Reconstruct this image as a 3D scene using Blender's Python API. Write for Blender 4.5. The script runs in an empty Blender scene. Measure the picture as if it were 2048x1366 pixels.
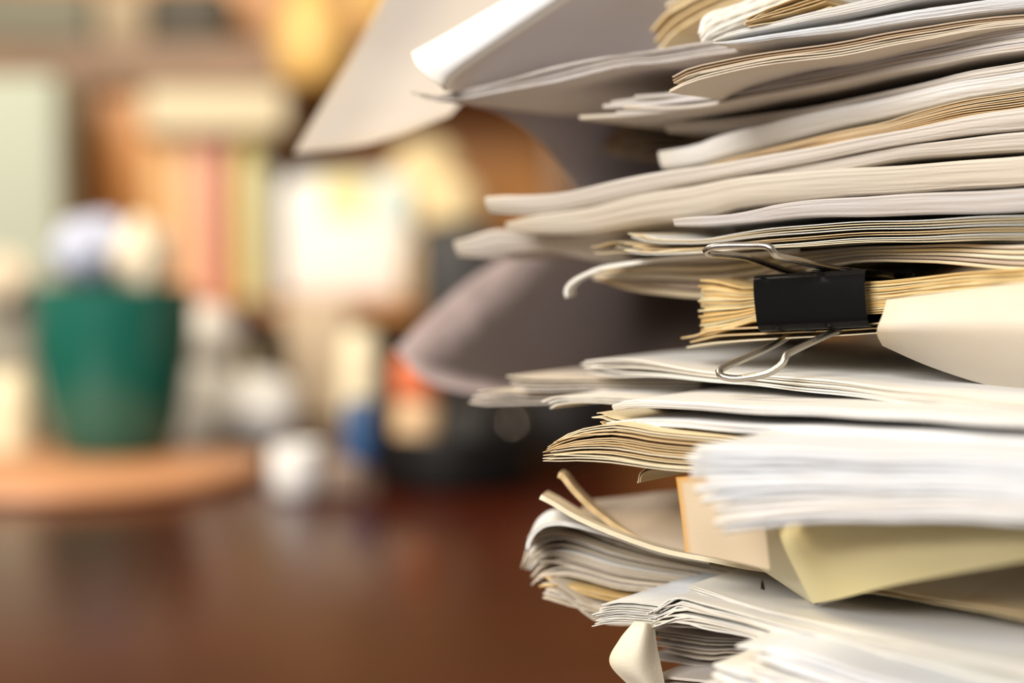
import bpy, math, random
from mathutils import Vector, noise
S = bpy.context.scene
COL = S.collection
random.seed(7)

# ------------------------------------------------------------------ camera
W_, H_ = 2048, 1366
LENS = 60.0
F = W_ * LENS / 36.0
CAMH = 0.20
PITCH = math.atan((683 - 500) / F)
cam = bpy.data.cameras.new('camera'); co = bpy.data.objects.new('camera', cam); COL.objects.link(co)
co.location = (0, 0, CAMH); co.rotation_euler = (math.pi / 2 - PITCH, 0, 0)
cam.lens = LENS; cam.sensor_width = 36; cam.clip_start = 0.01; cam.clip_end = 30
cam.dof.use_dof = True; cam.dof.focus_distance = 0.60; cam.dof.aperture_fstop = 2.65
S.camera = co
FW = Vector((0, math.cos(PITCH), -math.sin(PITCH)))
UP = Vector((0, math.sin(PITCH), math.cos(PITCH)))
RT = Vector((1, 0, 0))
C0 = Vector((0, 0, CAMH))


def P(px, py, d):
    """world point seen at pixel (px, py), d metres in front of the lens"""
    return C0 + d * (FW + (px - 1024) / F * RT - (py - 683) / F * UP)


def ray_z(px, py, z):
    v = FW + (px - 1024) / F * RT - (py - 683) / F * UP
    return C0 + v * ((z - CAMH) / v.z)


# ------------------------------------------------------------------ materials
def mat(name, col, rough=0.6, metal=0.0, coat=0.0, bump=0.0, bscale=300, var=0.0, vscale=20, trans=0.0, spec=0.5, ior=None, transl=0.0):
    m = bpy.data.materials.new(name); m.use_nodes = True
    nt = m.node_tree; b = nt.nodes['Principled BSDF']
    b.inputs['Base Color'].default_value = (*col, 1); b.inputs['Roughness'].default_value = rough
    b.inputs['Metallic'].default_value = metal; b.inputs['Coat Weight'].default_value = coat
    b.inputs['Transmission Weight'].default_value = trans
    b.inputs['Specular IOR Level'].default_value = spec
    tc = nt.nodes.new('ShaderNodeTexCoord')
    if var:
        n = nt.nodes.new('ShaderNodeTexNoise'); n.inputs['Scale'].default_value = vscale; n.inputs['Detail'].default_value = 5
        nt.links.new(tc.outputs['Object'], n.inputs['Vector'])
        r = nt.nodes.new('ShaderNodeValToRGB')
        r.color_ramp.elements[0].position = .3; r.color_ramp.elements[1].position = .7
        r.color_ramp.elements[0].color = (*[c * (1 - var) for c in col], 1)
        r.color_ramp.elements[1].color = (*[min(1, c * (1 + var * .6)) for c in col], 1)
        nt.links.new(n.outputs['Fac'], r.inputs['Fac']); nt.links.new(r.outputs['Color'], b.inputs['Base Color'])
    if bump:
        n = nt.nodes.new('ShaderNodeTexNoise'); n.inputs['Scale'].default_value = bscale
        nt.links.new(tc.outputs['Object'], n.inputs['Vector'])
        bp = nt.nodes.new('ShaderNodeBump'); bp.inputs['Strength'].default_value = bump; bp.inputs['Distance'].default_value = .0005
        nt.links.new(n.outputs['Fac'], bp.inputs['Height']); nt.links.new(bp.outputs['Normal'], b.inputs['Normal'])
    if transl:
        out = nt.nodes['Material Output']
        t = nt.nodes.new('ShaderNodeBsdfTranslucent'); t.inputs['Color'].default_value = (*col, 1)
        mx = nt.nodes.new('ShaderNodeMixShader'); mx.inputs[0].default_value = transl
        nt.links.new(b.outputs[0], mx.inputs[1]); nt.links.new(t.outputs[0], mx.inputs[2]); nt.links.new(mx.outputs[0], out.inputs['Surface'])
    return m


def paper(name, col, edge=None, ew=0.02, stain=0.0):
    """paper with a tinted rim (uv.y = distance from long edge, uv.x from short edge, in metres)"""
    m = bpy.data.materials.new(name); m.use_nodes = True
    nt = m.node_tree; N = nt.nodes.new; L = nt.links.new; b = nt.nodes['Principled BSDF']
    b.inputs['Roughness'].default_value = .62; b.inputs['Specular IOR Level'].default_value = .25
    tc = N('ShaderNodeTexCoord'); uv = N('ShaderNodeUVMap'); sx = N('ShaderNodeSeparateXYZ'); L(uv.outputs[0], sx.inputs[0])
    mn = N('ShaderNodeMath'); mn.operation = 'MINIMUM'; L(sx.outputs[0], mn.inputs[0]); L(sx.outputs[1], mn.inputs[1])
    nz = N('ShaderNodeTexNoise'); nz.inputs['Scale'].default_value = 60; nz.inputs['Detail'].default_value = 4; L(tc.outputs['Object'], nz.inputs['Vector'])
    ml = N('ShaderNodeMath'); ml.operation = 'MULTIPLY_ADD'; L(nz.outputs['Fac'], ml.inputs[0]); ml.inputs[1].default_value = -ew * .8; L(mn.outputs[0], ml.inputs[2])
    mr = N('ShaderNodeMapRange'); L(ml.outputs[0], mr.inputs['Value'])
    mr.inputs['From Min'].default_value = -ew * .4; mr.inputs['From Max'].default_value = ew * .6
    mr.inputs['To Min'].default_value = 1; mr.inputs['To Max'].default_value = 0
    mx = N('ShaderNodeMix'); mx.data_type = 'RGBA'; L(mr.outputs[0], mx.inputs['Factor'])
    mx.inputs[6].default_value = (*col, 1); mx.inputs[7].default_value = (*(edge or [c * k for c, k in zip(col, (.99, .95, .86))]), 1)
    last = mx.outputs[2]
    # faint mottling, and foxing when stain > 0
    n2 = N('ShaderNodeTexNoise'); n2.inputs['Scale'].default_value = 35; n2.inputs['Detail'].default_value = 6; L(tc.outputs['Object'], n2.inputs['Vector'])
    r2 = N('ShaderNodeMapRange'); L(n2.outputs['Fac'], r2.inputs['Value']); r2.inputs['From Min'].default_value = .45; r2.inputs['From Max'].default_value = .75
    r2.inputs['To Max'].default_value = .12 + stain
    m2 = N('ShaderNodeMix'); m2.data_type = 'RGBA'; m2.blend_type = 'MULTIPLY'; L(r2.outputs[0], m2.inputs['Factor']); L(last, m2.inputs[6])
    m2.inputs[7].default_value = (.92, .72, .45, 1); L(m2.outputs[2], b.inputs['Base Color'])
    n3 = N('ShaderNodeTexNoise'); n3.inputs['Scale'].default_value = 900; L(tc.outputs['Object'], n3.inputs['Vector'])
    bp = N('ShaderNodeBump'); bp.inputs['Strength'].default_value = .25; bp.inputs['Distance'].default_value = .0003
    L(n3.outputs['Fac'], bp.inputs['Height'])
    # fine page edge ridges: they run level, so only upright edges show them
    mp = N('ShaderNodeMapping'); mp.inputs['Scale'].default_value = (14, 14, 1500); L(tc.outputs['Object'], mp.inputs['Vector'])
    n4 = N('ShaderNodeTexNoise'); n4.inputs['Scale'].default_value = 1; n4.inputs['Detail'].default_value = 3; L(mp.outputs[0], n4.inputs['Vector'])
    b2 = N('ShaderNodeBump'); b2.inputs['Strength'].default_value = .55; b2.inputs['Distance'].default_value = .0004
    L(n4.outputs['Fac'], b2.inputs['Height']); L(bp.outputs[0], b2.inputs['Normal']); L(b2.outputs[0], b.inputs['Normal'])
    t = N('ShaderNodeBsdfTranslucent'); L(m2.outputs[2], t.inputs['Color'])
    ms = N('ShaderNodeMixShader'); ms.inputs[0].default_value = .12
    L(b.outputs[0], ms.inputs[1]); L(t.outputs[0], ms.inputs[2]); L(ms.outputs[0], nt.nodes['Material Output'].inputs['Surface'])
    return m


PAL = {
    'white': [paper('bright_white_paper', (.84, .845, .85)), paper('cool_white_paper', (.78, .80, .83)), paper('soft_white_paper', (.82, .80, .77))],
    'warm': [paper('warm_white_paper', (.70, .64, .57)), paper('ivory_paper', (.68, .61, .51)), paper('pale_paper', (.69, .64, .60))],
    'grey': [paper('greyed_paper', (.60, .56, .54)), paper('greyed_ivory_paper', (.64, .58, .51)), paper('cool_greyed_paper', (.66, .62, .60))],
    'cream': [paper('cream_paper', (.80, .70, .51), (.78, .64, .40)), paper('aged_cream_paper', (.76, .65, .46), (.70, .52, .28)), paper('light_cream_paper', (.80, .73, .58))],
    'tan': [paper('tan_paper', (.60, .49, .37), (.50, .34, .2)), paper('dull_tan_paper', (.55, .45, .36)), paper('pale_tan_paper', (.66, .55, .43))],
    'yellow': [paper('yellowed_paper', (.80, .65, .36), (.76, .54, .23), stain=.2), paper('deep_yellowed_paper', (.78, .60, .30), (.68, .43, .15), stain=.2), paper('light_yellowed_paper', (.82, .72, .46), stain=.1)],
    'orange': [paper('foxed_paper', (.68, .54, .38), (.66, .46, .24), .01, .3), paper('pale_foxed_paper', (.74, .64, .50), (.72, .58, .38), .01, .2)],
    'manila': [paper('manila_card', (.93, .83, .47), (.93, .84, .50))],
    'mauve': [paper('mauve_shaded_paper', (.034, .020, .017), (.34, .27, .27), .028)],  # dark base holds the sheet's shade, pale rim its lit edge
}


# ------------------------------------------------------------------ mesh helpers
def tag(o, label=None, cat=None, group=None, kind=None):
    if label: o['label'] = label
    if cat: o['category'] = cat
    if group: o['group'] = group
    if kind: o['kind'] = kind
    return o


def mesh_obj(name, verts, faces, mats, parent=None, smooth=True, uvs=None, fmats=None):
    me = bpy.data.meshes.new(name); me.from_pydata([tuple(v) for v in verts], [], faces)
    for m in (mats if isinstance(mats, (list, tuple)) else [mats]): me.materials.append(m)
    if smooth: me.polygons.foreach_set('use_smooth', [True] * len(me.polygons))
    if fmats: me.polygons.foreach_set('material_index', fmats)
    if uvs:
        l = me.uv_layers.new(name='UVMap')
        for lp in me.loops: l.data[lp.index].uv = uvs[lp.vertex_index]
    me.update()
    o = bpy.data.objects.new(name, me); COL.objects.link(o)
    if parent is not None: o.parent = parent
    return o


def empty(name, loc):
    o = bpy.data.objects.new(name, None); COL.objects.link(o); o.location = loc; o.empty_display_size = .01
    return o


def catmull(pts, n):
    """n evenly spaced points on the smooth curve through pts (Vectors of any length)"""
    q = [2 * pts[0] - pts[1]] + list(pts) + [2 * pts[-1] - pts[-2]]
    dense = []
    for i in range(1, len(q) - 2):
        p0, p1, p2, p3 = q[i - 1:i + 3]
        for k in range(16):
            t = k / 16
            dense.append(.5 * ((2 * p1) + (p2 - p0) * t + (2 * p0 - 5 * p1 + 4 * p2 - p3) * t * t + (3 * p1 - p0 - 3 * p2 + p3) * t ** 3))
    dense.append(pts[-1].copy())
    L = [0]
    for a, b in zip(dense, dense[1:]): L.append(L[-1] + (b - a).length)
    out = []; j = 0
    for i in range(n):
        s = L[-1] * i / (n - 1)
        while j < len(L) - 2 and L[j + 1] < s: j += 1
        t = (s - L[j]) / max(1e-9, L[j + 1] - L[j])
        out.append(dense[j].lerp(dense[j + 1], min(1, max(0, t))))
    return out


def slab(name, grid, th, mt, parent=None, uvs=None):
    """grid[i][j] of Vectors (upper face); th = thickness (number or per-i list), laid below along the surface normal"""
    nu, nv = len(grid), len(grid[0])
    org = parent.location if parent is not None else Vector((0, 0, 0))
    T = []; B = []; U = []
    for i in range(nu):
        for j in range(nv):
            a = grid[min(i + 1, nu - 1)][j] - grid[max(i - 1, 0)][j]
            b = grid[i][min(j + 1, nv - 1)] - grid[i][max(j - 1, 0)]
            n = a.cross(b)
            n = n.normalized() if n.length > 1e-12 else Vector((0, 0, 1))
            t = th[i] if isinstance(th, list) else th
            T.append(grid[i][j] - org); B.append(grid[i][j] - n * t - org)
            U.append(uvs[i][j] if uvs else (.5, .5))
    K = nu * nv
    V = T + B; UV = U + U; Fc = []
    for i in range(nu - 1):
        for j in range(nv - 1):
            a = i * nv + j; b = a + nv
            Fc.append((a, b, b + 1, a + 1)); Fc.append((K + a, K + a + 1, K + b + 1, K + b))
    rim = [(i, 0) for i in range(nu)] + [(nu - 1, j) for j in range(1, nv)] + [(i, nv - 1) for i in range(nu - 2, -1, -1)] + [(0, j) for j in range(nv - 2, 0, -1)]
    s = len(V)
    for (i, j) in rim:
        V.append(T[i * nv + j]); V.append(B[i * nv + j]); UV += [U[i * nv + j]] * 2
    R = len(rim)
    for k in range(R):
        a = s + 2 * k; b = s + 2 * ((k + 1) % R)
        Fc.append((a, a + 1, b + 1, b))
    return mesh_obj(name, V, Fc, mt, parent, uvs=UV)


BACK = math.radians(35)
UPV = Vector((0, 0, 1))


def prof3(pts, dl, dr, n=44, xend=2500):
    """pixel profile -> even 3D curve, running on past the right of the frame"""
    x0 = pts[0][0]; q = []
    def dd(x): return dl + (dr - dl) * (x - x0) / (2048 - x0)
    for p in pts: q.append(P(p[0], p[1], p[2] if len(p) > 2 else dd(p[0])))
    if pts[-1][0] >= 2040:
        v = (q[-1] - q[-2]).normalized(); v.z *= .6
        ext = .11
        q.append(q[-1] + v * ext)
    return catmull(q, n)


def bundle(label, top, bot, n, dl, dr, pal, group='loose papers in the tall pile', name='paper_bundle', cat='papers', ang=BACK, depth=.20,
           fray=.0012, tip=.004, jit=.0006, T=.00034, wav=.0003, seed=0, slope=0.0, tbl=None, dlb=None, uncurl=False, nu=44, fill=.93, fold=False, cz=0.0):
    rnd = random.Random(seed * 131 + len(label) * 7 + n)
    t3 = prof3(top, dl, dr, nu); b3 = prof3(bot, dl if dlb is None else dlb, dr, nu)
    back0 = Vector((math.sin(ang), math.cos(ang), slope))
    base = b3[0] + Vector((0, 0, -.0002))
    e = empty(name, base); tag(e, label, cat, group)
    ph = [rnd.uniform(0, 6.28) for _ in range(6)]
    kids = []
    LA = sum((t3[i + 1] - t3[i]).length for i in range(nu - 1))
    D0 = [0]
    for i in range(nu - 1): D0.append(D0[-1] + (t3[i + 1] - t3[i]).length)
    for k in range(n):
        s = k / (n - 1) if n > 1 else 0
        zt = rnd.gauss(0, fray); ln = .03 + rnd.random() * .03; lt = rnd.uniform(-tip, tip); jb = rnd.uniform(-jit, jit); da = rnd.uniform(-.03, .03)
        ph2 = rnd.uniform(0, 6.28); amp = wav * rnd.uniform(.1, .5)
        pts = []; th = []
        for i in range(nu):
            u = i / (nu - 1)
            p = t3[i].lerp(b3[i], s)
            a = t3[min(i + 1, nu - 1)] - t3[max(i - 1, 0)]; a.normalize()
            D = u * LA
            dec = math.exp(-D / ln)
            p = p + UPV * (zt * dec + wav * math.sin(D * 45 + ph[0]) * math.sin(D * 110 + ph[1]) + amp * .4 * math.sin(D * 150 + ph2))
            p = p + a * lt * max(0, 1 - u * 4)
            p = p + back0 * (jb + .0005 * math.sin(D * 60 + ph2) + (.0002 * math.sin(D * 900 + ph2)))
            pts.append(p)
            gap = (t3[i] - b3[i]).length / max(1, n - 1) if n > 1 else T
            th.append(max(.00008, min(T, gap * fill)))
        back = Vector((math.sin(ang + da), math.cos(ang + da), slope))
        vs = [0, .02, .1, .3, .6, 1]
        grid = []; uvs = []
        for i in range(nu):
            row = []; ur = []
            for v in vs:
                q = pts[i] + back * depth * v
                if uncurl and i < nu // 4:
                    # the curl relaxes away from the corner
                    ref = pts[nu // 4] + (pts[nu // 4] - pts[nu // 4 + 2]) * ((nu // 4 - i) / 2) + back * depth * v
                    q = q.lerp(ref, min(1, v * 1.8))
                row.append(q); ur.append((i / (nu - 1) * .35, depth * v))
            grid.append(row); uvs.append(ur)
        if fold:
            # a folded sheet: upper leaf, rounded fold at the front, lower leaf
            g2 = []; u2 = []
            for i in range(nu):
                h = (b3[i] - t3[i]) / n; H2 = h.length * .985; c = pts[i] + h * .5
                q = [c - UPV * (-H2 / 2) + back * depth * v for v in (1, .6, .3, .1, .03)]
                NA = 26 if n <= 3 else 8
                for ai in range(NA + 1):
                    aa = math.radians(90 - 180 * ai / NA); sn = math.sin(aa)
                    if n <= 3:   # tight nest of leaves: upright front with page edge ridges
                        rdg = .00042 * noise.noise(Vector((D0[i] * 9, ai * .83 + k * 7, seed * 1.7))) + .0002 * noise.noise(Vector((D0[i] * 30, ai * 1.9, seed)))
                        fr = H2 * .38 * max(0, math.cos(aa)) ** .55
                        q.append(c + UPV * (H2 / 2 * (abs(sn) ** .85) * (1 if sn > 0 else -1)) - back * (fr + 1.5 * rdg * min(1, 3 * math.cos(aa)) - H2 * .3 * (1 - sn)))
                    else:
                        q.append(c + UPV * (H2 / 2 * sn) - back * (H2 * .55 * math.cos(aa)))
                q += [c - UPV * (H2 / 2) + back * depth * v for v in (.03, .1, .3, .6, 1)]
                g2.append(q); u2.append([(i / (nu - 1) * .35, .1)] * len(q))
            grid = [r[::-1] for r in g2]; uvs = u2; th = [.00018] * nu
        m = PAL[pal] if not (tbl and k in tbl) else PAL[tbl[k]]
        kids.append(slab('sheet', grid, th, rnd.choice(m), e, uvs))
    return e


def patch(name, rows, mt, th=.0003, nu=30, nv=24, parent=None, label=None, cat='sheet of paper', group=None):
    """smooth surface through a grid of (px,py,d) points"""
    R = [catmull([P(*p) for p in r], nu) for r in rows]
    colsv = [catmull([R[k][i] for k in range(len(R))], nv) for i in range(nu)]
    if mt.name + '_sheet' not in bpy.data.materials:      # a single sheet has no ridged stack edge
        m2 = mt.copy(); m2.name = mt.name + '_sheet'
        for nd in m2.node_tree.nodes:
            if nd.type == 'BUMP' and abs(nd.inputs['Strength'].default_value - .55) < 1e-3: nd.inputs['Strength'].default_value = 0
    mt = bpy.data.materials[mt.name + '_sheet']
    uvs = [[(i / (nu - 1) * .2, j / (nv - 1) * .2) for j in range(nv)] for i in range(nu)]
    o = slab(name, colsv, th, mt, parent, uvs)
    if parent is None: tag(o, label, cat, group)
    return o


# ================================================================== THE PILE
Bd = bundle

# --- top of the pile
Bd('bright white thick bundle running out of the top right corner',
   [(1432, 78), (1465, 62), (1560, 42), (1700, 8), (2048, -60)], [(1432, 84), (1560, 66), (1700, 44), (1860, 18), (2048, -8)], 2, .615, .60, 'white', seed=1, fold=True, fray=.0002, tip=.001)
Bd('white sheets with two long drooping tips reaching left, under the topmost white bundle',
   [(830, 184), (862, 192), (905, 184), (1000, 163), (1110, 132), (1240, 110), (1340, 96), (1560, 62), (1850, 20), (2048, -4)],
   [(838, 190), (880, 200), (950, 190), (1100, 158), (1240, 128), (1350, 116), (1560, 84), (1800, 46), (2048, 8)], 3, .665, .60, 'warm', seed=2, fold=True, fray=.0003, tip=.006, depth=.16)
Bd('thin tan edged sheets with two rounded tips, below the long drooping white sheets',
   [(1350, 152), (1385, 134), (1440, 122), (1560, 102), (1700, 80), (1850, 52), (2048, 30)], [(1353, 174), (1385, 160), (1440, 146), (1560, 124), (1700, 106), (1850, 76), (2048, 48)], 6, .612, .595, 'tan', seed=3, depth=0.06, tbl={3: 'warm', 4: 'warm', 5: 'warm'}, fray=.0003, tip=.003, T=.0005)
Bd('greyish white bundle with many fine edge lines, in the upper right of the pile',
   [(1290, 200), (1400, 182), (1570, 156), (1700, 130), (1850, 94), (2048, 54)], [(1204, 228), (1300, 226), (1400, 212), (1560, 185), (1700, 160), (1850, 130), (2048, 96)], 9, 0.66, .60, 'grey', seed=4, fold=True, fray=.0012, tip=.012)
Bd('pale beige bundle with squared blurred end, behind the upper gap in shadow',
   [(1335, 246), (1500, 232), (1700, 200), (1850, 164), (2048, 122)], [(1335, 268), (1500, 256), (1700, 212), (1850, 178), (2048, 142)], 1, 0.68, .60, 'warm', seed=5, fold=True, fray=.0004, tip=.003)
Bd('short blurred sheets with curling ends poking out at the far side of the upper pile',
   [(1240, 262), (1262, 250), (1320, 248), (1400, 262), (1500, 262)], [(1262, 335), (1290, 322), (1330, 318), (1400, 312), (1500, 300)],
   7, .74, .70, 'tan', seed=6, fray=.0022, tip=.014, ang=.5, depth=.12)
Bd('beige bundle with torn white upper edge, in the middle of the upper pile',
   [(1330, 304), (1400, 288), (1450, 270), (1540, 248), (1600, 232), (1720, 208), (1850, 178), (2048, 144)], [(1328, 340), (1400, 326), (1480, 306), (1600, 272), (1720, 244), (1850, 214), (2048, 176)], 1, 0.675, .60, 'warm', seed=7, fold=True, fray=.0006, tip=.004, tbl={0: 'white'})
Bd('orange stained old bundle above the first long white bundle',
   [(1400, 334), (1600, 280), (1760, 246), (1850, 220), (2048, 180)], [(1400, 352), (1600, 300), (1760, 270), (1850, 250), (2048, 216)], 9, .66, .595, 'orange', seed=8, fray=.0003)
# --- long white ones
Bd('long white bundle with blunt tip, pointing left highest of the two long bundles',
   [(974, 394), (1010, 390), (1080, 389), (1140, 384), (1240, 360), (1340, 342), (1440, 326), (1600, 298), (1800, 262), (2048, 214)],
   [(974, 426), (1010, 430), (1080, 428), (1180, 412), (1300, 386), (1440, 356), (1700, 308), (1850, 282), (2048, 258)], 1, .685, .59, 'warm', seed=9, fray=0, tip=0, depth=.16, fold=True)
Bd('white folded bundle directly under the blunt tipped long one, ending further right',
   [(1130, 426), (1200, 412), (1300, 390), (1440, 360), (1700, 312), (1850, 286), (2048, 264)],
   [(1140, 434), (1200, 424), (1300, 404), (1440, 378), (1700, 338), (1850, 314), (2048, 302)], 1, .683, .59, 'grey', seed=45, fray=0, tip=0, depth=.16, fold=True)
Bd('long white bundle with curved end, lying below the blunt tipped long bundle',
   [(1008, 446), (1057, 434), (1120, 425), (1180, 415), (1292, 387), (1388, 370), (1517, 350), (1741, 334), (1880, 324), (2048, 312)],
   [(1018, 458), (1060, 468), (1141, 471), (1292, 450), (1404, 434), (1483, 415), (1685, 394), (1850, 382), (2048, 370)], 1, .685, .585, 'warm', seed=10, fray=0, tip=0, depth=.16, fold=True)
Bd('beige folded sheets with blurred ends, sagging under the long white bundles',
   [(932, 476), (1000, 458), (1051, 466), (1141, 474), (1292, 454), (1404, 442), (1500, 432)], [(936, 508), (990, 514), (1080, 504), (1160, 520), (1240, 528), (1330, 512), (1450, 492)], 1, .71, .66, 'grey', seed=11, fray=.0006, tip=.006, depth=.13, fold=True)
Bd('thin bundle with a bright white pointed corner, right of the pile centre',
   [(1334, 437), (1370, 434), (1440, 430), (1500, 420), (1560, 408), (1700, 394), (1850, 386), (2048, 378)],
   [(1342, 450), (1400, 452), (1500, 444), (1600, 436), (1800, 430), (2048, 424)], 1, 0.625, 0.572, 'grey', seed=12, fold=True, fray=.0002, tip=.002)
Bd('bundle of thin white sheets with curled fanned ends, above the clipped bundle',
   [(1268, 458), (1285, 466), (1320, 474), (1400, 474), (1480, 464), (1600, 450), (1800, 440), (2048, 430)],
   [(1262, 514), (1300, 514), (1360, 508), (1440, 505), (1560, 498), (1700, 488), (1850, 482), (2048, 478)], 9, 0.635, 0.572, 'cream', seed=13, fray=.0012, tip=.004, T=.00032, tbl={0: 'white', 3: 'white', 6: 'white', 11: 'white', 12: 'white'})
Bd('short tan torn ends poking out behind the curled fanned sheets',
   [(1208, 484), (1240, 480), (1300, 486), (1400, 492)], [(1214, 502), (1250, 504), (1320, 506), (1400, 506)], 4, 0.65, 0.63, 'cream', seed=14, fray=.001, tip=.006, depth=.1, ang=.3)
Bd('cream bundle sagging at its left end, resting above the binder clip',
   [(1206, 534), (1250, 524), (1300, 519), (1420, 514), (1560, 504), (1700, 496), (1850, 490), (2048, 488)],
   [(1190, 558), (1230, 568), (1300, 578), (1400, 584), (1500, 572), (1560, 548), (1650, 530), (1740, 520), (1850, 520), (2048, 532)], 5, 0.69, 0.575, 'cream', seed=15, fray=.0003, tip=.004, fold=True,
   tbl={0: 'warm', 3: 'tan'})
Bd('single sheet ending in a white drop shaped curl, over the sagging cream bundle',
   [(1130, 596), (1128, 578), (1142, 560), (1172, 544), (1210, 530), (1300, 516), (1400, 511), (1500, 505), (1600, 498)], [(1146, 603), (1146, 588), (1158, 572), (1180, 556), (1212, 540), (1300, 523), (1400, 517), (1500, 510), (1600, 502)], 1, 0.655, 0.59, 'white',
   seed=44, fray=0, tip=0, T=.0016, depth=.03, ang=.15)

# --- the clipped bundle (yellowed) with its fan
cb = Bd('yellowed old bundle held by the black binder clip, fanned at its left end',
   [(1404, 556), (1440, 560), (1475, 572), (1512, 574), (1620, 566), (1737, 562), (1850, 552), (2048, 536)],
   [(1402, 668), (1440, 662), (1480, 650), (1515, 640), (1620, 630), (1740, 626), (1850, 612), (2048, 600)], 30, 0.632, 0.563, 'yellow', name='clipped_bundle', seed=16, fray=.0003, tip=.0015, T=.0010, jit=.0003, fill=.985)
Bd('cream sheets with rounded crumpled tip under the clipped bundle',
   [(1362, 678), (1385, 674), (1430, 660), (1500, 654), (1620, 652), (1760, 646), (1900, 640), (2048, 636)],
   [(1364, 694), (1390, 690), (1430, 684), (1500, 676), (1620, 672), (1760, 664), (1900, 664), (2048, 668)], 3, 0.634, 0.564, 'cream', seed=17, fray=.0003, tip=.004, T=.0005)
# --- bright lower half
Bd('white bundle with a pointed tip and wide smooth upper face, under the clip handle',
   [(1166, 720), (1200, 716), (1260, 716), (1350, 730), (1450, 745), (1600, 755), (1800, 775), (2048, 800)],
   [(1190, 742), (1240, 750), (1300, 752), (1370, 755), (1480, 766), (1600, 780), (1800, 800), (2048, 824)], 6, 0.655, 0.535, 'white', seed=18, fray=.0004, tip=.004, T=.0006)
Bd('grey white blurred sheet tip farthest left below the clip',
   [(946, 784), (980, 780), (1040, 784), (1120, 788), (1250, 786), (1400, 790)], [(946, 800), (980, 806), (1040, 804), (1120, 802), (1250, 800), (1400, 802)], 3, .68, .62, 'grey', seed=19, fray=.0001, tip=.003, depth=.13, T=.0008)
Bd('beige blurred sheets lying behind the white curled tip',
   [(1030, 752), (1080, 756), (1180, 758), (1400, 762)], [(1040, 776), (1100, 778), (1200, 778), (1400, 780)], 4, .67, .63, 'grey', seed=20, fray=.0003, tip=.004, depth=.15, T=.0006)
Bd('white sheets with a downward curled tip beside the dark gap',
   [(1086, 800), (1110, 793), (1150, 794), (1240, 794), (1400, 800)], [(1092, 818), (1112, 808), (1150, 804), (1240, 806), (1400, 812)], 3, .635, .61, 'white', seed=21, fray=.0001, tip=.002, depth=.16, T=.0006)
Bd('thick bright white bundle in the right centre with dark bluish gap below it',
   [(1222, 816), (1245, 806), (1300, 802), (1400, 806), (1600, 815), (1800, 824), (2048, 838)],
   [(1218, 842), (1260, 838), (1350, 838), (1450, 846), (1600, 852), (1800, 862), (2048, 876)], 2, .605, .50, 'white', seed=22, fold=True, fray=.0008, tip=.003)
Bd('small stubby torn sheets sticking out left below the thick white bundle',
   [(1190, 828), (1204, 828), (1230, 838), (1300, 846)], [(1194, 842), (1210, 848), (1240, 850), (1300, 852)], 3, .605, .60, 'cream', seed=23, fray=.0004, tip=.002, depth=.08)
Bd('cream bundle of thin sheets with ragged tips left of the near white bundle',
   [(1104, 884), (1140, 864), (1180, 854), (1240, 848), (1320, 862), (1420, 872), (1600, 880), (1800, 888), (2048, 896)],
   [(1096, 910), (1140, 914), (1190, 918), (1240, 924), (1300, 934), (1400, 944), (1600, 948), (1800, 950), (2048, 956)], 17, .60, .53, 'cream', seed=24, fray=.0006, tip=.003, T=.0004)
Bd('small torn cream hook hanging under the ragged cream bundle',
   [(1276, 962), (1280, 946), (1296, 934), (1320, 934), (1350, 937)], [(1280, 962), (1284, 950), (1298, 940), (1320, 940), (1350, 942)], 2, .598, .595, 'cream', seed=25, fray=.0001, tip=.001, depth=.03)
Bd('pale bluish white sheets fanning out to the right edge above the near white bundle',
   [(1480, 858), (1600, 866), (1750, 876), (1900, 886), (2048, 896)], [(1470, 890), (1600, 895), (1750, 900), (1900, 905), (2048, 910)], 8, 0.6, 0.53, 'white', seed=26, fray=.0004, tip=.004, depth=.14)
Bd('thick near white bundle, strongly blurred, filling the right side above the yellow folder',
   [(1372, 896), (1450, 896), (1600, 900), (1800, 908), (2048, 918)], [(1438, 1056), (1500, 1046), (1600, 1036), (1800, 1030), (2048, 1038)], 11, 0.52, .46, 'white', seed=27, fold=True, fray=.0003, tip=.003, T=.0008)
# --- lower left curled ones
Bd('two cream curled sheets springing up at the left, above the fat curled bundle',
   [(1082, 990), (1110, 1004), (1160, 1034), (1230, 1064), (1330, 1096), (1420, 1116), (1520, 1134), (1700, 1150)], [(1078, 998), (1105, 1014), (1155, 1044), (1230, 1076), (1330, 1104), (1420, 1122), (1520, 1138), (1700, 1156)], 1, .62, .57, 'cream', seed=28, ang=0.1, slope=-0.1, fray=0, tip=0, depth=.035, T=.0018)
Bd('single cream sheet curling up highest at the left of the lower pile',
   [(1118, 944), (1130, 950), (1156, 982), (1200, 1024), (1260, 1064), (1340, 1096)], [(1116, 950), (1128, 964), (1152, 996), (1196, 1034), (1256, 1072), (1340, 1102)], 1, .63, .62, 'cream', seed=29, ang=0.06, slope=-0.11, fray=0, tip=0, depth=.035, T=.0022)
patch('loose_sheet', [[(1150, 1034, .64), (1230, 1066, .63), (1320, 1098, .62), (1420, 1118, .61)], [(1175, 1002, .70), (1260, 992, .70), (1340, 982, .69), (1450, 975, .68)]],
      PAL['tan'][2], label='greyish beige sheet lying behind the springing cream sheets', group=None)
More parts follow.
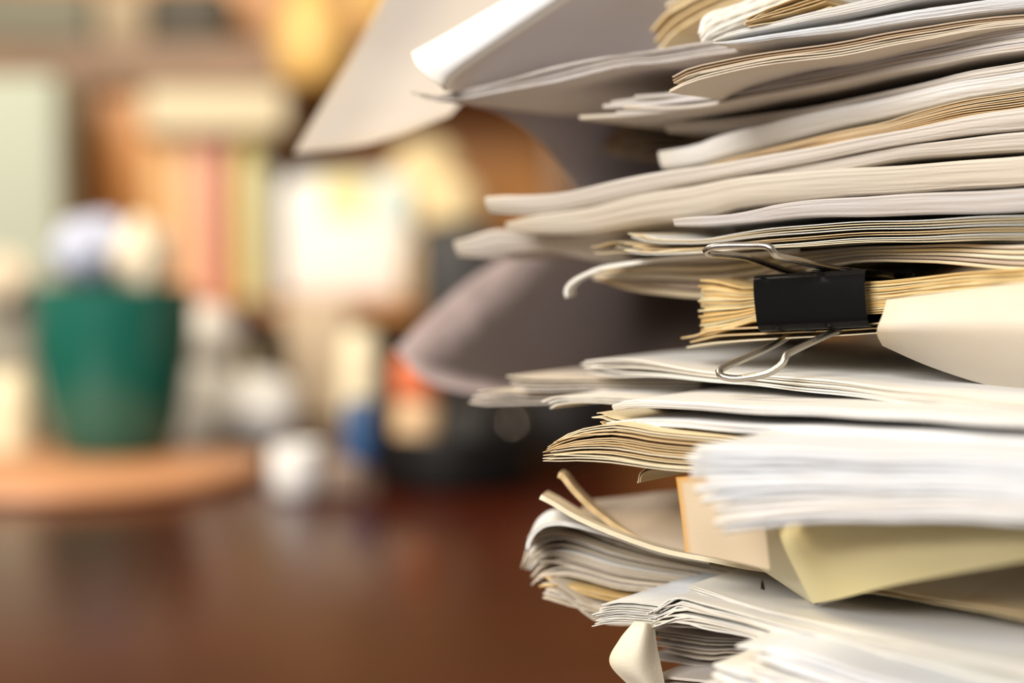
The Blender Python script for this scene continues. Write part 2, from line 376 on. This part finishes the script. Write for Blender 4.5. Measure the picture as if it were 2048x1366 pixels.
Bd('fat white bundle curled at its left end, with wavy ragged edges',
   [(1050, 1086), (1064, 1060), (1100, 1042), (1150, 1050), (1220, 1076), (1320, 1108), (1420, 1130), (1500, 1144), (1700, 1170)],
   [(1092, 1208), (1120, 1218), (1160, 1232), (1240, 1246), (1330, 1236), (1420, 1220), (1500, 1210), (1600, 1220), (1700, 1230)], 26, .655, .60, 'warm', seed=30, fray=.0022, tip=.007, T=.0006, dlb=.64, depth=.16,
   tbl={18: 'yellow', 19: 'yellow', 1: 'white', 4: 'white', 7: 'white'})
Bd('single white sheet with a drooping hooked end, topmost over the fat curled bundle',
   [(1050, 1104), (1053, 1084), (1068, 1060), (1095, 1044), (1140, 1044), (1220, 1066), (1320, 1098), (1420, 1120)], [(1064, 1112), (1066, 1092), (1078, 1070), (1100, 1056), (1140, 1056), (1220, 1078), (1320, 1108), (1420, 1130)],
   1, .628, .60, 'white', seed=46, fray=0, tip=0, T=.0018, depth=.03, ang=.1)
# fan with stapled edge
Bd('thin white pages with fanned corner edges, in front of the fat curled bundle',
   [(1202, 1208), (1250, 1204), (1330, 1212), (1400, 1224), (1460, 1240)], [(1186, 1250), (1230, 1244), (1320, 1250), (1400, 1256), (1460, 1262)], 14, .603, .59, 'white', seed=31, fray=.0003, tip=.002, T=.0003, depth=.075, ang=.85, slope=.09)
stp = Bd('white stapled bundle sloping down to the right edge, with a pointed corner',
   [(1375, 1172), (1420, 1186), (1500, 1210), (1600, 1236), (1800, 1282), (2048, 1330)], [(1378, 1180), (1420, 1196), (1500, 1222), (1600, 1250), (1800, 1300), (2048, 1356)],
   8, .60, .49, 'white', name='stapled_bundle', seed=32, fray=.0001, tip=.001)
Bd('torn ragged white sheets below the stapled bundle',
   [(1300, 1226), (1330, 1206), (1356, 1190), (1400, 1202), (1500, 1228), (1620, 1262), (1800, 1312), (2048, 1372)], [(1316, 1250), (1350, 1246), (1400, 1252), (1500, 1272), (1620, 1304), (1800, 1360), (2048, 1424)],
   13, .60, .485, 'white', seed=33, fray=.0012, tip=.004, T=.0006)
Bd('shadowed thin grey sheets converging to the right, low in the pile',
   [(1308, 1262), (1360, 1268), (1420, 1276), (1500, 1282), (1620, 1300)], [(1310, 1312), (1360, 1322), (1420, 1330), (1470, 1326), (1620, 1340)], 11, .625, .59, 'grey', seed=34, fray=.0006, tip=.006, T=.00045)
Bd('blurred near cream white bundle at the bottom right of the pile',
   [(1500, 1296), (1600, 1306), (1750, 1352), (2048, 1440)], [(1440, 1366), (1540, 1420), (1750, 1470), (2048, 1560)], 14, .54, .46, 'white', seed=35, fold=True, fray=.001, tip=.008, T=.0009)
Bd('pale grey bundle at the foot of the pile',
   [(1300, 1362), (1500, 1372), (1700, 1400), (2048, 1500)], [(1300, 1560), (1500, 1570), (1700, 1600), (2048, 1700)], 24, .61, .52, 'grey', seed=36, T=.001)

# --- clip


def tube(name, path, r, mt, parent=None, seg=12, closed=False, n=None):
    pts = path
    V = []; Fc = []; nrm = None
    N = len(pts)
    for i, p in enumerate(pts):
        t = (pts[min(i + 1, N - 1)] - pts[max(i - 1, 0)]).normalized()
        if nrm is None: nrm = t.orthogonal().normalized()
        nrm = (nrm - t * nrm.dot(t)).normalized(); bn = t.cross(nrm)
        for k in range(seg):
            a = 2 * math.pi * k / seg
            V.append(p + (nrm * math.cos(a) + bn * math.sin(a)) * r)
    for i in range(N - 1):
        for k in range(seg):
            k2 = (k + 1) % seg
            Fc.append((i * seg + k, i * seg + k2, (i + 1) * seg + k2, (i + 1) * seg + k))
    Fc.append(tuple(range(seg - 1, -1, -1))); Fc.append(tuple((N - 1) * seg + k for k in range(seg)))
    org = parent.location if parent is not None else Vector((0, 0, 0))
    return mesh_obj(name, [v - org for v in V], Fc, mt, parent)


def box(name, c, size, mt, parent=None, rz=0.0, bev=.002, smooth=True):
    """rounded box centred on c"""
    import bmesh
    bm = bmesh.new(); bmesh.ops.create_cube(bm, size=1)
    for v in bm.verts: v.co = Vector((v.co.x * size[0], v.co.y * size[1], v.co.z * size[2]))
    if bev: bmesh.ops.bevel(bm, geom=bm.edges[:], offset=min(bev, min(size) * .45), segments=3, affect='EDGES', profile=.5)
    me = bpy.data.meshes.new(name); bm.to_mesh(me); bm.free(); me.materials.append(mt)
    if smooth:
        for p in me.polygons: p.use_smooth = True
        try: me.set_sharp_from_angle(angle=math.radians(35))
        except Exception: pass
    o = bpy.data.objects.new(name, me); COL.objects.link(o)
    if parent is not None: o.parent = parent; c = Vector(c) - parent.location
    o.location = c; o.rotation_euler = (0, 0, rz)
    return o


def lathe(name, prof, loc, mt, parent=None, seg=48, squash=1.0):
    V = []; Fc = []
    n = len(prof); loc = Vector(loc)
    org = parent.location if parent is not None else loc
    for (r, z) in prof:
        for k in range(seg):
            a = 2 * math.pi * k / seg
            V.append(loc + Vector((r * math.cos(a), r * squash * math.sin(a), z)) - org)
    for i in range(n - 1):
        for k in range(seg):
            k2 = (k + 1) % seg
            Fc.append((i * seg + k, i * seg + k2, (i + 1) * seg + k2, (i + 1) * seg + k))
    Fc.append(tuple(range(seg - 1, -1, -1))); Fc.append(tuple((n - 1) * seg + k for k in range(seg)))
    o = mesh_obj(name, V, Fc, mt, parent)
    try: o.data.set_sharp_from_angle(angle=math.radians(50))
    except Exception: pass
    if parent is None: o.location = loc
    return o


def ballprof(r, z0=0, k=14, cut=.92):
    """sphere profile standing on a small flat foot"""
    a0 = math.asin(-cut); out = []
    for i in range(k + 1):
        a = a0 + (math.pi / 2 * .985 - a0) * i / k
        out.append((r * math.cos(a), z0 + r * math.sin(a) + r * cut))
    return out


# ------------------------------------------------------------------ binder clip
blk = mat('black_enamel', (.004, .004, .004), rough=.17, spec=.14, coat=0, bump=.08, bscale=1500)
steel = mat('brushed_steel_wire', (.42, .39, .34), rough=.27, metal=1, bump=.1, bscale=900)
TL, TR, BL, BR = P(1507, 554, .614), P(1730, 541, .590), P(1517, 661, .612), P(1737, 651, .588)
clip = empty('binder_clip', (BL + BR) / 2)
tag(clip, 'black binder clip with two silver wire handles gripping the yellowed bundle', 'binder clip')
ex = (TR - TL).normalized(); ey = Vector((math.sin(BACK + .09), math.cos(BACK + .09), 0))
DC = .035
# one folded steel body: cheek, rounded shoulder, spine, shoulder, cheek
def body_section(s):
    a = TL.lerp(TR, s); b = BL.lerp(BR, s); h = a - b; hn = h.normalized()
    pts = [a + ey * DC - hn * .0022, a + ey * DC * .5 - hn * .0008, a + ey * .0035, a + ey * .0012 - hn * .0001, a + ey * .0003 - hn * .0009]
    for t in (.2, .4, .6, .8): pts.append(a.lerp(b, t) - ey * .0006 * math.sin(math.pi * t))
    pts += [b + ey * .0003 + hn * .0009, b + ey * .0012 + hn * .0001, b + ey * .0035, b + ey * DC * .5 + hn * .0008, b + ey * DC + hn * .0022]
    return catmull(pts, 60)
grid = [body_section(i / 12) for i in range(13)]
slab('clip_body', grid, .0005, blk, clip)
for a0, a1, sg in ((TL, TR, -1), (BL, BR, 1)):
    h = ((TL - BL).normalized()) * sg
    p0 = a0 + ey * DC + h * .0016; p1 = a1 + ey * DC + h * .0016
    lip = tube('lip', [p0.lerp(p1, i / 6) for i in range(7)], .0019, blk, clip, 16)
def px_path(pts, n=90): return catmull([P(*p) for p in pts], n)
tube('wire_handle', px_path([(1640, 548, .637), (1579, 543, .628), (1496, 516, .612), (1440, 509, .604), (1419, 508, .601), (1411, 502, .5995), (1424, 494, .598), (1450, 491.5, .596), (1500, 491, .592), (1532, 492, .589), (1545, 499, .588), (1552, 511, .589), (1590, 520, .594), (1651, 534, .603), (1727, 546, .614), (1790, 556, .620)]), .00128, steel, clip, 14)
tube('wire_handle', px_path([(1650, 640, .636), (1599, 660, .622), (1560, 683, .613), (1523, 702, .607), (1480, 721, .602), (1452, 733, .598), (1437, 744, .596), (1448, 754, .594), (1480, 757, .592), (1534, 747, .588), (1562, 730, .586), (1571, 715, .586), (1582, 704, .588), (1668, 664, .600), (1703, 653, .608), (1760, 640, .618)]), .00128, steel, clip, 14)
for s_, zz in ((.42, 0), (.66, 0)):
    q = BL.lerp(BR, s_) + ey * .004
    tube('handle_slot', [q + Vector((-.002, 0, -.0004)), q + Vector((.002, -.001, -.0004))], .0009, blk, clip, 10)
    q = TL.lerp(TR, s_ + .1) + ey * .006
    tube('handle_slot', [q + Vector((-.002, 0, .0004)), q + Vector((.002, -.001, .0004))], .0009, blk, clip, 10)

# ------------------------------------------------------------------ single large sheets
LP = dict(name='loose_sheet')
patch('loose_sheet', [[(1774, 600, .583), (1850, 590, .574), (1950, 577, .562), (2048, 565, .550), (2300, 540, .52)],
                      [(1765, 632, .582), (1850, 628, .573), (1950, 622, .561), (2048, 618, .549), (2300, 610, .52)],
                      [(1754, 663, .583), (1850, 664, .575), (1950, 668, .563), (2048, 672, .551), (2300, 690, .52)],
                      [(1765, 690, .605), (1850, 728, .60), (1950, 762, .59), (2048, 786, .58), (2300, 850, .56)]],
      PAL['warm'][1], label='cream sheet bulging forward right of the binder clip, its corner just clear of the clip')
roll = patch('rolled_sheet', [[(826, 110, .662), (890, 74, .66), (1000, 10, .655), (1120, -60, .65)], [(838, 138, .652), (920, 96, .65), (1030, 28, .645), (1150, -45, .64)],
                      [(880, 172, .650), (905, 140, .650), (1060, 36, .645), (1175, -40, .64)], [(888, 180, .656), (925, 135, .66), (1075, 35, .66), (1190, -40, .66)]],
      PAL['white'][0], .0012, label='bright white rolled edge of paper curling up out of the top of the frame', cat='sheet of paper')
patch('loose_sheet', [[(886, 180, .668), (950, 118, .668), (1070, 36, .668), (1180, -50, .668)], [(965, 195, .675), (1060, 130, .68), (1190, 30, .69), (1300, -60, .69)],
                      [(1120, 180, .70), (1300, 150, .72), (1420, 70, .735), (1540, -60, .74)]], paper('pale_lavender_paper', (.68, .65, .69)), label='large pale sheet leaning behind the drooping tips, right of the rolled edge')
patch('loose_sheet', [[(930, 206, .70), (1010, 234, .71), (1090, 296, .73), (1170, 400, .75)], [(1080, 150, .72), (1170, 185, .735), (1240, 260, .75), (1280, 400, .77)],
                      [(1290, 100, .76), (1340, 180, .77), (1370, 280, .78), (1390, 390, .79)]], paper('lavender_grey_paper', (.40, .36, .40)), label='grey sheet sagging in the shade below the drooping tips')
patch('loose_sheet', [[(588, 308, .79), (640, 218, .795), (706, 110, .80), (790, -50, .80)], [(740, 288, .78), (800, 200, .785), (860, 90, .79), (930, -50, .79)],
                      [(900, 232, .75), (970, 150, .755), (1030, 60, .76), (1110, -60, .76)]], paper('underside_shade_paper', (.43, .385, .34)), label='big greyish beige sheet flaring out farthest left at the top')  # paper base greyed to carry the shade of its underside
patch('mauve_shaded_sheet', [[(792, 700, .86), (862, 628, .86), (940, 562, .86), (1010, 515, .86)], [(850, 762, .84), (940, 690, .84), (1040, 605, .84), (1130, 515, .84)],
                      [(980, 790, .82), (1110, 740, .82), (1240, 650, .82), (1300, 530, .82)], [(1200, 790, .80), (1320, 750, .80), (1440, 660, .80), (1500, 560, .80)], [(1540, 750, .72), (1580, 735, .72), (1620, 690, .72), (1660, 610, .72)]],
      PAL['mauve'][0], .0006, label='big sheet bowing out left of the binder clip, with its shade painted in', cat='folder')  # a paper sheet in shade; dark tone and light rim are painted
patch('loose_sheet', [[(1268, 1243, .601), (1238, 1280, .60), (1219, 1326, .60), (1262, 1376, .60)], [(1290, 1246, .597), (1280, 1290, .594), (1276, 1340, .594), (1300, 1380, .596)],
                      [(1309, 1250, .601), (1314, 1290, .60), (1322, 1330, .60), (1332, 1380, .60)]], PAL['cream'][2], label='cream flap hanging down over the dark desk at the bottom of the pile')
patch('loose_sheet', [[(1352, 955, .578), (1362, 1030, .580), (1370, 1104, .582)], [(1430, 950, .566), (1440, 1040, .568), (1450, 1120, .572)], [(1520, 950, .56), (1530, 1050, .56), (1540, 1140, .562)]],
      paper('cream_sheet_with_rusty_rim', (.76, .62, .43), (.74, .40, .10), .022), label='cream sheet with a rusty orange rim left of the yellow folder')
fold = empty('manila_folder', P(1640, 1205, .56)); tag(fold, 'pale yellow folder with a creased front flap, in the lower right of the pile', 'folder')
patch('front_flap', [[(1556, 1040, .578), (1620, 1026, .56), (1800, 1020, .53), (2048, 1030, .50), (2300, 1050, .47)], [(1565, 1084, .568), (1650, 1100, .548), (1800, 1096, .52), (2048, 1080, .49), (2300, 1070, .46)],
                     [(1626, 1206, .578), (1680, 1196, .56), (1800, 1166, .535), (2048, 1120, .50), (2300, 1075, .47)]], PAL['manila'][0], .0004, parent=fold)
patch('back_flap', [[(1438, 1030, .60), (1470, 1030, .595), (1520, 1030, .59), (1570, 1030, .585)], [(1455, 1086, .60), (1490, 1084, .594), (1540, 1080, .588), (1575, 1088, .582)],
                    [(1610, 1196, .592), (1616, 1200, .59), (1622, 1203, .586), (1630, 1206, .582)]], paper('pale_cream_card', (.90, .84, .62)), .0004, parent=fold)
Bd('cream sheets under the folder fading to the right edge', [(1600, 1168), (1800, 1186), (2048, 1226)], [(1600, 1178), (1800, 1196), (2048, 1240)], 3, .60, .53, 'cream', seed=40, depth=.12)
Bd('cream folded sheets with blunt ends at the top edge, left of the white fold',
   [(1311, 36), (1340, 8), (1400, -24), (1500, -60)], [(1328, 92), (1356, 62), (1430, 18), (1540, -20)], 6, .68, .68, 'cream', seed=41, fray=.001, tip=.006, T=.001, depth=.08)
Bd('white sheet folded over itself at the top of the pile',
   [(1394, 62), (1412, 28), (1480, 4), (1600, -40)], [(1404, 86), (1430, 64), (1500, 34), (1640, -10)], 7, .635, .63, 'white', seed=42, fray=.0002, tip=.001, T=.0012, depth=.08)
Bd('little fan of cream page corners at the top edge, above the topmost white bundle',
   [(1494, 36), (1530, 16), (1560, 2), (1620, -20)], [(1490, 48), (1530, 40), (1580, 30), (1660, 8)], 6, .61, .61, 'cream', seed=43, fray=.001, tip=.003, depth=.06)
# the staple in the stapled bundle
sp = stp; q = P(1525, 1168, .632) - sp.location
dk = mat('dull_staple_steel', (.18, .15, .12), rough=.4, metal=1)

# ------------------------------------------------------------------ desk and room
wood = mat('red_brown_desk_wood', (.052, .009, .003), rough=.24, spec=.13, coat=0, var=.35, vscale=3)
DW = 2.9
desk = empty('desk', (0, 1.3, -.75)); tag(desk, 'polished red brown wooden desk carrying the papers and the pot', 'desk')
box('desk_top', (0.1, 1.35, -.02), (3.2, 2.5, .04), wood, desk, bev=.004)
for x in (-1.4, 1.6):
    for y in (.2, 2.5): box('leg', (x, y, -.395), (.07, .07, .71), wood, desk)
fl = box('floor', (0, 1.0, -.775), (7, 7, .05), mat('floor_wood', (.22, .13, .08), rough=.5, var=.2, vscale=4), bev=0); tag(fl, kind='structure')
wl = box('wall_back', (0, 2.95, .6), (7, .06, 2.7), mat('beige_wall', (.55, .44, .30), rough=.9, var=.1), bev=0); tag(wl, kind='structure')

oak = mat('orange_oak', (.56, .24, .05), rough=.45, var=.25, vscale=6)
oakd = mat('brown_oak', (.24, .14, .075), rough=.5, var=.25, vscale=6)
DB = 2.38
bc = empty('bookcase', (-.3, 2.6, 0)); tag(bc, 'orange brown wooden bookcase standing behind the desk things', 'bookcase')
def bx(name, x0, x1, y0, y1, d, dep, mt, parent=None, bev=.004):
    """box whose front face covers pixels x0..x1, y0..y1 at distance d"""
    a = P(x0, y1, d); b = P(x1, y0, d)
    return box(name, ((a.x + b.x) / 2, (a.y + b.y) / 2 + dep / 2, (a.z + b.z) / 2), (abs(b.x - a.x), dep, abs(b.z - a.z)), mt, parent, bev=bev)
bx('back_panel', -300, 1700, -300, 780, 2.62, .02, oak, bc)
bx('shelf', -300, 1150, 84, 172, 2.36, .25, oakd, bc)
bx('lower_shelf', 150, 1150, 617.8, 640, 2.09, .51, oak, bc)
bx('side_panel', 128, 176, 172, 790, 2.34, .26, oakd, bc)
bx('side_panel', 1100, 1150, 172, 790, 2.34, .26, oakd, bc)
bx('divider', 176, 290, 172, 604, 2.40, .2, oak, bc)

def C(n, c, **k): return mat(n, c, **k)
def thing(o, label, cat, group=None): return tag(o, label, cat, group)
thing(bx('cabinet', -260, 118, 150, 815, 2.15, .10, C('pale_sage_paint', (.42, .46, .37), rough=.6), bev=.01), 'pale sage green cabinet at the far left', 'cabinet')
thing(bx('storage_box', 286, 570, 176, 262, 2.30, .18, C('cream_card', (.72, .64, .45), rough=.7), bev=.006), 'cream box lying flat across the tops of the books', 'box')
g = 'books on the bookcase shelf'
bk = [(290, 348, 282, 'orange_tan_cover', (.72, .42, .16), 'orange tan book, leftmost of the row'), (350, 402, 270, 'peach_cover', (.80, .50, .30), 'peach book between the orange tan and the pink book'),
      (404, 450, 276, 'pink_cover', (.66, .30, .22), 'dusty pink book between the peach and maroon books'), (452, 468, 272, 'maroon_cover', (.35, .10, .09), 'slim dark maroon book beside the pink one'),
      (470, 512, 268, 'olive_yellow_cover', (.66, .60, .20), 'olive yellow book right of the maroon one'), (514, 548, 330, 'grey_blue_cover', (.48, .50, .44), 'grey green book, rightmost of the row')]
for x0, x1, y0, n_, c_, l_ in bk:
    r = empty('book', P((x0 + x1) / 2, 604, 2.36)); tag(r, l_, 'book', g)
    bx('cover', x0, x1, y0, 603, 2.36, .16, C(n_, c_, rough=.55), r, bev=.004)
    bx('pages', x0 + 4, x1 - 4, y0 - 2, y0 + 6, 2.365, .15, PAL['warm'][0], r, bev=.001)

# bright white packet with colour patches, standing on the shelf
wp = empty('white_box', P(690, 606, 2.20)); tag(wp, 'bright white box with pale yellow and teal patches in front of the bookcase', 'box')
bx('box_body', 556, 832, 346, 611.5, 2.20, .10, C('white_card', (.86, .87, .85), rough=.6), wp, bev=.03)
bx('yellow_patch', 640, 740, 352, 440, 2.195, .012, C('pale_yellow_print', (.86, .78, .42)), wp, bev=.004)
bx('teal_patch', 742, 818, 372, 440, 2.195, .012, C('pale_teal_print', (.60, .76, .74)), wp, bev=.004)
thing(bx('tan_carton', 566, 700, 606, 837, 2.02, .06, C('tan_card', (.58, .46, .32), rough=.8), bev=.006), 'tan carton standing under the bright white box', 'carton')
thing(bx('beige_carton', 700, 860, 636, 802, 2.25, .04, C('beige_card', (.48, .38, .30), rough=.8), bev=.006), 'dull beige carton behind the cream tub', 'carton')

# cream crumpled paper rolls beyond
crm = C('straw_paper', (.82, .66, .38), rough=.8)
for (px, py, rr, d, l_) in ((850, 350, 70, 2.25, 'upper straw coloured paper ball right of the white box'), (900, 420, 66, 2.2, 'lower straw coloured paper ball right of the white box')):
    c = P(px, py, d); r_ = rr * d / F; V = []
    o = lathe('paper_ball', ballprof(r_), c - Vector((0, 0, r_ * .92)), crm); tag(o, l_, 'paper ball')
    for v in o.data.vertices: v.co *= 1 + .12 * noise.noise(v.co * 40 + Vector((px, 0, 0)))
thing(bx('straw_box', 800, 962, 478, 615.5, 2.12, .2, C('dark_straw', (.40, .28, .14)), bev=.02), 'brown box under the straw coloured paper balls', 'box')
thing(bx('black_box', 836, 1010, 440, 837, 2.02, .06, C('black_plastic', (.02, .017, .015), rough=.5), bev=.02), 'black box behind the long paper tips', 'box')

# top shelf things: golden jars and dark boxes
gold = C('golden_glaze', (.86, .55, .18), rough=.35)
def on(px, pytop, pybase, w, d, prof, name, mt, label, cat, group=None, parent=None, squash=1):
    """turned thing: width w px, between pybase and pytop; prof is [(r 0..1, z 0..1)]"""
    base = P(px, pybase, d); h = (pybase - pytop) * d / F; r = w / 2 * d / F
    o = lathe(name, [(max(.0005, a * r), b * h) for a, b in prof], base, mt, parent, squash=squash)
    if parent is None: tag(o, label, cat, group)
    return o
VASE = [(.55, 0), (.8, .06), (.98, .25), (1, .45), (.85, .7), (.5, .85), (.42, .93), (.5, 1), (.44, 1), (.3, .9)]
JAR = [(.82, 0), (.95, .04), (1, .2), (1, .78), (.9, .9), (.78, .95), (.8, 1), (.72, 1), (.68, .9)]
on(626, -40, 170, 150, 2.28, VASE, 'vase', gold, 'round golden vase on the upper shelf', 'vase')
on(745, -60, 60, 90, 2.5, VASE, 'vase', gold, 'second golden vase, half hidden by the large beige sheet', 'vase')
thing(bx('dark_box', 300, 450, -30, 84, 2.42, .12, C('dark_olive', (.07, .06, .04), rough=.6), bev=.01), 'dark olive box on the upper shelf left of the golden vase', 'box')
thing(bx('grey_box', -60, 180, -30, 84, 2.40, .12, C('grey_olive', (.20, .19, .14), rough=.7), bev=.01), 'grey olive box at the left end of the upper shelf', 'box')
thing(bx('beige_box', 190, 292, -30, 84, 2.41, .12, C('dull_beige', (.42, .33, .22), rough=.7), bev=.01), 'dull beige box between the two dark boxes on the upper shelf', 'box')

# ------------------------------------------------------------------ things on the desk
def gp(px, py, z=0): return ray_z(px, py, z)
board = lathe('round_board', [(.168, 0), (.176, .003), (.176, .010), (.173, .013)], (P(140, 500, 1.52).x, 1.50, 0), C('light_oak', (.50, .24, .115), rough=.42, var=.15, vscale=12), seg=96)
tag(board, 'round orange brown wooden board under the green pot', 'board')
c = gp(203, 918, .013); c.y += .05
pot = empty('green_pot', c); tag(pot, 'dark green glazed pot on the round wooden board', 'pot')
grn = C('dark_green_glaze', (.006, .105, .078), rough=.22, coat=.5)
k = c.y / F
lathe('pot_body', [(.090 * .52, 0), (.0505, .003), (.061, .03), (.069, .07), (.0735, .11), (.075, .150), (.075, .154), (.072, .154), (.070, .14), (.05, .02)], c, grn, pot, seg=64)
lathe('pot_highlight', ballprof(.017), c + Vector((-.052, -.035, .100)), C('pale_green_highlight', (.30, .46, .28), rough=.4), pot)  # blob added in place of the pale highlight on the pot
pot.children[-1].scale = (1, .6, 1)
bl = C('bluish_white_tissue', (.46, .50, .64), rough=.8); cw = C('cream_white_tissue', (.66, .57, .43), rough=.8)
def crumple(name, center, r, mt, label, cat, sx=1, sz=1, group=None, amt=.25):
    o = lathe(name, [(a, b) for a, b in ballprof(r, k=20)], center - Vector((0, 0, r * .92)), mt)
    for v in o.data.vertices:
        v.co.z -= r; v.co *= 1 + amt * noise.noise(v.co / r * 1.6 + center * 30); v.co.x *= sx; v.co.z *= sz; v.co.z += r
    return tag(o, label, cat, group)
crumple('tissue', c + Vector((-.018, 0, .185)), .036, bl, 'pale bluish crumpled tissue sticking out of the green pot', 'tissue', 1.0, .9)
crumple('tissue', c + Vector((.028, .0, .180)), .032, cw, 'cream white crumpled tissue on the right in the green pot', 'tissue', .8, 1.1)

wht = C('white_glaze', (.88, .87, .84), rough=.35); crj = C('cream_glaze', (.74, .66, .46), rough=.4); dkr = C('dark_maroon', (.06, .02, .02), rough=.5)
j = gp(412, 886, 0); d_ = j.y; m_ = d_ / F
jar = empty('white_jar', j); tag(jar, 'white jar with a round ball lid right of the green pot', 'jar')
lathe('jar_body', [(.024, 0), (.031, .004), (.032, .05), (.029, .073), (.018, .080)], j, wht, jar)
lathe('ball_lid', ballprof(.035, .078), j, wht, jar)
j = gp(522, 892, 0)
crumple('white_ball', j + Vector((0, 0, .0365)), .0395, wht, 'round white ball on the desk right of the lidded jar', 'ball', amt=.05)
o = crumple('dark_ball', P(495, 690, 1.95), .022, dkr, 'small dark maroon ball above the round white ball', 'ball', amt=.1)
st = lathe('ball_post', [(.010, 0), (.006, .01), (.006, .09), (.009, .1)], (o.location.x, o.location.y, 0), crj); tag(st, 'thin post under the small dark ball', 'post')
o.location.z = .098
j = gp(588, 1000, 0)
sc = empty('small_white_cup', j + Vector((0, .02, 0))); tag(sc, 'small white cup lying nearest on the desk left of the black tray', 'cup')
lathe('cup_body', [(.016, 0), (.021, .004), (.0225, .03), (.021, .042), (.0195, .042), (.018, .01)], sc.location.copy(), wht, sc)
bxg = box('grey_block', j + Vector((.034, .03, .014)), (.03, .03, .028), C('warm_grey', (.30, .22, .17), rough=.6), rz=.4, bev=.005); tag(bxg, 'warm grey block right of the small white cup', 'block')
on(20, 745, 930, 110, 1.62, JAR, 'cream_jar', crj, 'cream jar cut by the left edge of the frame', 'jar')
crumple('paper_ball', P(8, 560, 1.9), .032, cw, 'cream paper ball high at the left edge of the frame', 'paper ball')
thing(bx('grey_tin', -60, 60, 610, 800, 1.92, .08, C('dull_grey', (.30, .28, .22), rough=.6), bev=.01), 'dull grey tin behind the cream jar at the left edge', 'tin')

# black round tray with things in it
t = gp(900, 988, 0); t.y += .065
tray = lathe('black_tray', [(.055, 0), (.066, .004), (.070, .04), (.068, .046), (.064, .046), (.060, .012), (.02, .010)], t, C('black_gloss', (.006, .005, .005), rough=.5, spec=.2), seg=64); tag(tray, 'round black tray on the desk left of the paper pile', 'tray')
lathe_c = on(722, 660, 860, 86, t.y + .04, JAR, 'cream_tub', crj, 'cream tub behind the black tray, beside the orange red tin', 'tub')
def intray(px, y0, y1, w, dy, mt, name, label, cat, shape=JAR):
    d = t.y + dy; zb = .0125
    p = P(px, 600, d); r = w / 2 * d / F
    ztop = P(px, y0, d).z
    zb = max(zb, P(px, y1, d).z)
    o = lathe(name, [(a * r, b * (ztop - zb)) for a, b in shape], (p.x, p.y, zb), mt); tag(o, label, cat)
    return o
intray(835, 800, 900, 100, -.018, C('tan_tin', (.62, .42, .24), rough=.5), 'tan_tin', 'tan tin under the orange red tin', 'tin')
intray(832, 712, 800, 92, -.018, C('orange_red_tin', (.66, .16, .06), rough=.45), 'orange_red_tin', 'orange red tin on the tan tin', 'tin')
on(722, 800, 930, 70, t.y - .01, JAR, 'blue_tin', C('deep_blue_tin', (.03, .09, .22), rough=.4), 'deep blue tin at the left of the black tray', 'tin')
intray(950, 800, 960, 190, .0, C('charcoal_tape', (.016, .014, .012), rough=.5, spec=.25), 'black_roll', 'black roll standing in the tray', 'roll', JAR)
intray(1130, 770, 960, 210, .12, C('soft_black', (.010, .008, .008), rough=.6, spec=.2), 'black_can', 'black can behind the tray, beside the paper tips', 'can', JAR)
kn = lathe('glint_ball', ballprof(.004), P(1026, 858, t.y - .03), mat('chrome', (.8, .7, .6), rough=.12, metal=1)); tag(kn, 'tiny ball added for a glint at the right of the black roll', 'ball')  # ball added only to make the small round glint

# ------------------------------------------------------------------ staple
sb = tube('staple', [P(1524, 1157, .6225), P(1525, 1180, .603)], .0007, dk, stp, 8)

# ------------------------------------------------------------------ light
w = bpy.data.worlds.new('world'); S.world = w; w.use_nodes = True
w.node_tree.nodes['Background'].inputs[0].default_value = (1, .87, .73, 1); w.node_tree.nodes['Background'].inputs[1].default_value = .35
def area(name, loc, tgt, sx, sy, power, col):
    l = bpy.data.lights.new(name, 'AREA'); l.shape = 'RECTANGLE'; l.size = sx; l.size_y = sy; l.energy = power; l.color = col
    o = bpy.data.objects.new(name, l); COL.objects.link(o); o.location = loc
    o.rotation_euler = (Vector(tgt) - Vector(loc)).to_track_quat('-Z', 'Y').to_euler()
    return o
area('window_light', (-1.0, -.9, 1.12), (.1, .7, .15), .9, .9, 60, (1, .97, .93))
area('background_fill', (-.75, .95, 1.15), (-.3, 2.0, .1), .7, .7, 26, (1, .86, .66))  # unseen warm fill, added to brighten the shelf and desk things
S.view_settings.view_transform = 'Standard'; S.view_settings.look = 'None'
S.view_settings.exposure = 0.0; S.view_settings.gamma = 1.0; S.view_settings.use_curve_mapping = False
